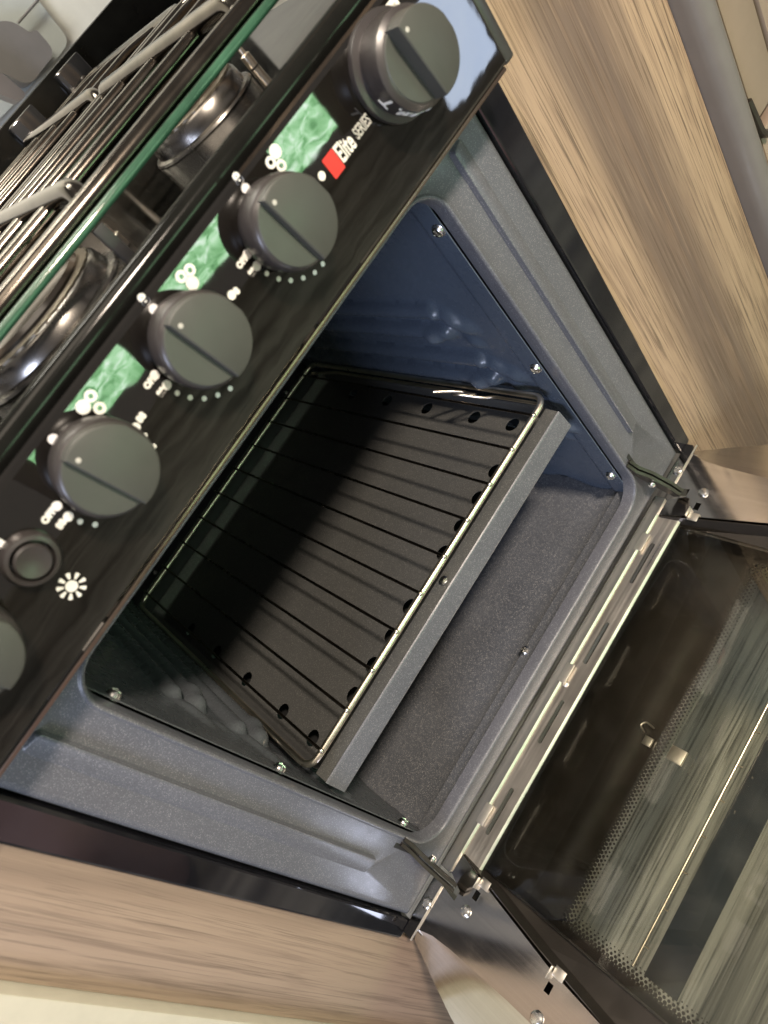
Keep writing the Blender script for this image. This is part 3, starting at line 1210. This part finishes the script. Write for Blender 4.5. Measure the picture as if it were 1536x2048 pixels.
# slotted strip, holes cut by triangle fill
bm = bmesh.new()
L = loop(bm, rrect(.0560, .3840, -.0285, -.0120, .001, 3), lambda a, b: (a, b, -.0012 + (b + .012) * .12))
es = edges_of(bm, L)
sl = []
for a, b in ((.0845, .1240), (.1640, .2025), (.2365, .2755), (.3135, .3530)):
    l2 = loop(bm, rrect(a, b, -.0218, -.0182, .0017, 6), lambda p, q: (p, q, -.0012 + (q + .012) * .12))
    es += edges_of(bm, l2)
    sl.append(l2)
bmesh.ops.triangle_fill(bm, use_beauty=True, edges=es, normal=(0, 0, 1))
ss = mesh_obj('slotted_strip', bm, M_steel, door, 0)
md = ss.modifiers.new('thickness', 'SOLIDIFY')
md.thickness = .0009
md.offset = -1
ribbon([(-.0285, -.0030), (-.0298, -.0045), (-.0300, -.0050)], .0580, .3820, .0008, 'strip_edge', M_edge, door)
for x in (.0962, .2228, .3500):
    bm = bmesh.new()
    box(bm, (x - .0085, -.0155, .0008), (x + .0085, -.0085, .0016), .0003)
    box(bm, (x - .0085, -.0090, -.002), (x + .0085, -.0082, .0014), .0003)
    mesh_obj('retaining_clip', bm, M_edge, door)
screw(door, (.2150, -.0150, -.0012), (0, 0, 1), M_edge, .0022, .0012)

# side plates (mirror images)


def plate(side):
    f = (lambda x: x) if side < 0 else (lambda x: W - x)
    bm = bmesh.new()
    # outline: flared plate with the notch for the hinge arm
    fold = [(-.0010, -.0112), (.0036, -.0250), (.0058, -.0420), (.0076, -.0690), (.0092, -.0950), (.0098, -.1150), (.0092, -.135), (.0070, -.20), (.0050, YD)]
    wing = [(-.0112, -.0060), (-.0158, -.0200), (-.0205, -.0330), (-.0290, -.0600), (-.0350, -.0850), (-.0400, -.1080), (-.0440, -.135), (-.0480, -.20), (-.0500, YD)]
    pts = [(-.0010, -.0112), (.0350, -.0112), (.0325, -.0262), (.0405, -.0262), (.0470, -.0112), (.0625, -.0112),
           (.0560, -.0400), (.0470, -.0900), (.0430, -.1120), (.0395, -.1500), (.0340, -.2000), (.0330, YD)] + fold[:0:-1]
    P = [bm.verts.new((f(a), b, .0002)) for a, b in pts]
    # slot holes for bent tabs
    es = edges_of(bm, P)
    for cy, cx in ((-.0395, .0500), (-.1160, .0375)):
        q = [(cx - .0072, cy - .0022), (cx - .0005, cy - .0022), (cx - .0005, cy + .0022), (cx - .0072, cy + .0022)]
        H = [bm.verts.new((f(a), b, .0002)) for a, b in q]
        es += edges_of(bm, H)
    bmesh.ops.triangle_fill(bm, use_beauty=True, edges=es, normal=(0, 0, 1))
    o = mesh_obj('side_plate', bm, M_steely, door, 0)
    md = o.modifiers.new('thickness', 'SOLIDIFY')
    md.thickness = .0010
    md.offset = 0
    # outer wing folded down towards the floor
    bm = bmesh.new()
    A = [bm.verts.new((f(a), b, .0002)) for a, b in fold]
    M1 = [bm.verts.new((f(a * .8 + c * .2), b * .8 + d * .2, -.0010)) for (a, b), (c, d) in zip(fold, wing)]
    T = [bm.verts.new((f(c), d, -.0110)) for c, d in wing]
    bridge(bm, A, M1, False)
    bridge(bm, M1, T, False)
    q = mesh_obj('folded_wing', bm, M_steely, o, 40)
    # slot walls
    bm = bmesh.new()
    sp = [(.0350, -.0112), (.0325, -.0262), (.0405, -.0262), (.0470, -.0112)]
    A = [bm.verts.new((f(a), b, .0000)) for a, b in sp]
    T = [bm.verts.new((f(a), b, -.0110)) for a, b in sp]
    bridge(bm, A, T, False)
    mesh_obj('slot_wall', bm, M_steely, o, 0)
    # flange towards frame
    for a, b in ((-.0100, .0350), (.0455, .0475)):
        bm = bmesh.new()
        prof = [(-.0112, .0002), (-.0010, -.0002), (.0008, -.0020), (.0025, -.0075)]
        A = [bm.verts.new((f(a), y, z)) for y, z in prof]
        T = [bm.verts.new((f(b), y, z)) for y, z in prof]
        bridge(bm, A, T, False)
        q = mesh_obj('plate_flange', bm, M_steely, o, 0)
        q.modifiers.new('thickness', 'SOLIDIFY').thickness = .0008
    for a, b in ((-.0100, .0345), (.0470, .0630)):
        bm = B(((f(a), -.0119, .0004), (f(b), -.0109, .0022)), bev=.0003)
        mesh_obj('plate_ridge', bm, M_edge, o)
    # bent tabs that hold the glass
    for cy, cx in ((-.0395, .0535), (-.1160, .0420)):
        bm = bmesh.new()
        box(bm, (f(cx - .004), cy + .0028, -.002), (f(cx + .0045), cy + .0036, .0050), .0002)
        box(bm, (f(cx - .0005), cy - .0065, .0012), (f(cx + .0065), cy + .0020, .0022), .0003)
        mesh_obj('glass_tab', bm, M_edge, o)
    for x, y, r in ((.0175, -.0078, .0045), (.0330, -.0385, .0042), (.0150, -.1185, .0046)):
        z = .0002 if y < -.0112 else -.0002
        screw(o, (f(x), y, z), (0, 0, 1), M_zinc, r, .0030)
    # inner drop wall of the door pressing, towards the glass
    bm = bmesh.new()
    top = [(.0620, -.0130), (.0470, -.1000), (.0400, -.1500), (.0340, -.2000), (.0330, YD)]
    A = [bm.verts.new((f(a), b, -.0003)) for a, b in top]
    Bq = [bm.verts.new((f(a + .004), b, -.010)) for a, b in top]
    Cq = [bm.verts.new((f(.0640), b, -.012)) for a, b in top]
    bridge(bm, A, Bq, False)
    bridge(bm, Bq, Cq, False)
    q = mesh_obj('inner_wall', bm, plain('dark_door_pressing', (.10, .09, .08), .22, .8) if 'dark_door_pressing' not in bpy.data.materials else bpy.data.materials['dark_door_pressing'], o, 0)
    q.modifiers.new('thickness', 'SOLIDIFY').thickness = .0008
    # hinge arm: folded steel lever from the slot in the frame
    bm = bmesh.new()
    path = [(.0475, -.0015, .058), (.0455, -.0030, .046), (.0430, -.0080, .036), (.0395, -.0170, .018), (.0375, -.0225, .006)]
    for dx in (0, .0042):
        prev = None
        for i, (a, b, c) in enumerate(path):
            wd = (.0014, .0026, .0056, .0058, .0040)[i]
            ring = [bm.verts.new((f(a + dx + q), b + s * wd * .9, c - s * wd * .45)) for q, s in ((0, -1), (.0026, -1), (.0026, 1), (0, 1))]
            if prev:
                bridge(bm, prev, ring)
            else:
                bm.faces.new(ring)
            prev = ring
        bm.faces.new(prev)
    ha = mesh_obj('hinge_arm', bm, M_hinge, CK, 30)
    screw(ha, (f(.0500), -.0110, .029), (1 if side < 0 else -1, 0, 0), M_zinc, .0028, .002, 'pivot_pin')
    bm = B(((f(.0440), -.0005, .030), (f(.0478), .0008, .062)), bev=.0005)
    mesh_obj('hinge_slot', bm, M_black, ha)


plate(-1)
plate(1)

# ------------------------------------------------------------------ window behind the photographer (seen mirrored in the panel)
win = empty('side_window', (.7, -1.2, .04), 'dinette window with green trees outside, mirrored in the black control panel', 'window')
fol = emit('sunlit_foliage', foliage_fn(11, [(.34, (.07, .20, .08)), (.46, (.20, .46, .20)), (.54, (.42, .74, .42)), (.66, (.90, 1.0, .92))], 24))
pale = emit('pale_sky', foliage_fn(6.5, [(.2, (.55, .68, .95)), (.8, (.75, .85, 1.0))], 2))
for a, b, z0, z1 in ((.105, .385, .045, .25), (.515, .80, .045, .25), (.90, 1.065, .03, .25), (1.185, 1.31, .03, .25)):
    mesh_obj('pane', B(((a, -1.212, z0), (b, -1.205, z1))), fol, win)
for a, b in ((.060, .105), (.385, .515), (.80, .90), (1.065, 1.185), (1.31, 1.36)):
    mesh_obj('mullion', B(((a, -1.215, .0), (b, -1.200, .27)), bev=.003), M_trim, win)
dw = mesh_obj('door_window', B(((1.36, -1.212, -.17), (1.56, -1.205, .05))), pale)
tag(dw, 'bright pale door window right of the tree window, mirrored at the panel end', 'window')

cu_ = mesh_obj('pink_reflector', B(((-.62, -1.05, -.38), (-.28, -.62, -.12)), bev=.06, seg=5), plain('dusty_pink_matt', (.50, .33, .33), .9), None, 60)  # unseen pink block added for its reflection in the left trim
tag(cu_, 'unseen dusty pink block added in front of the cooker, mirrored in the left black trim', 'pink_reflector')
print('objects', len(bpy.data.objects))
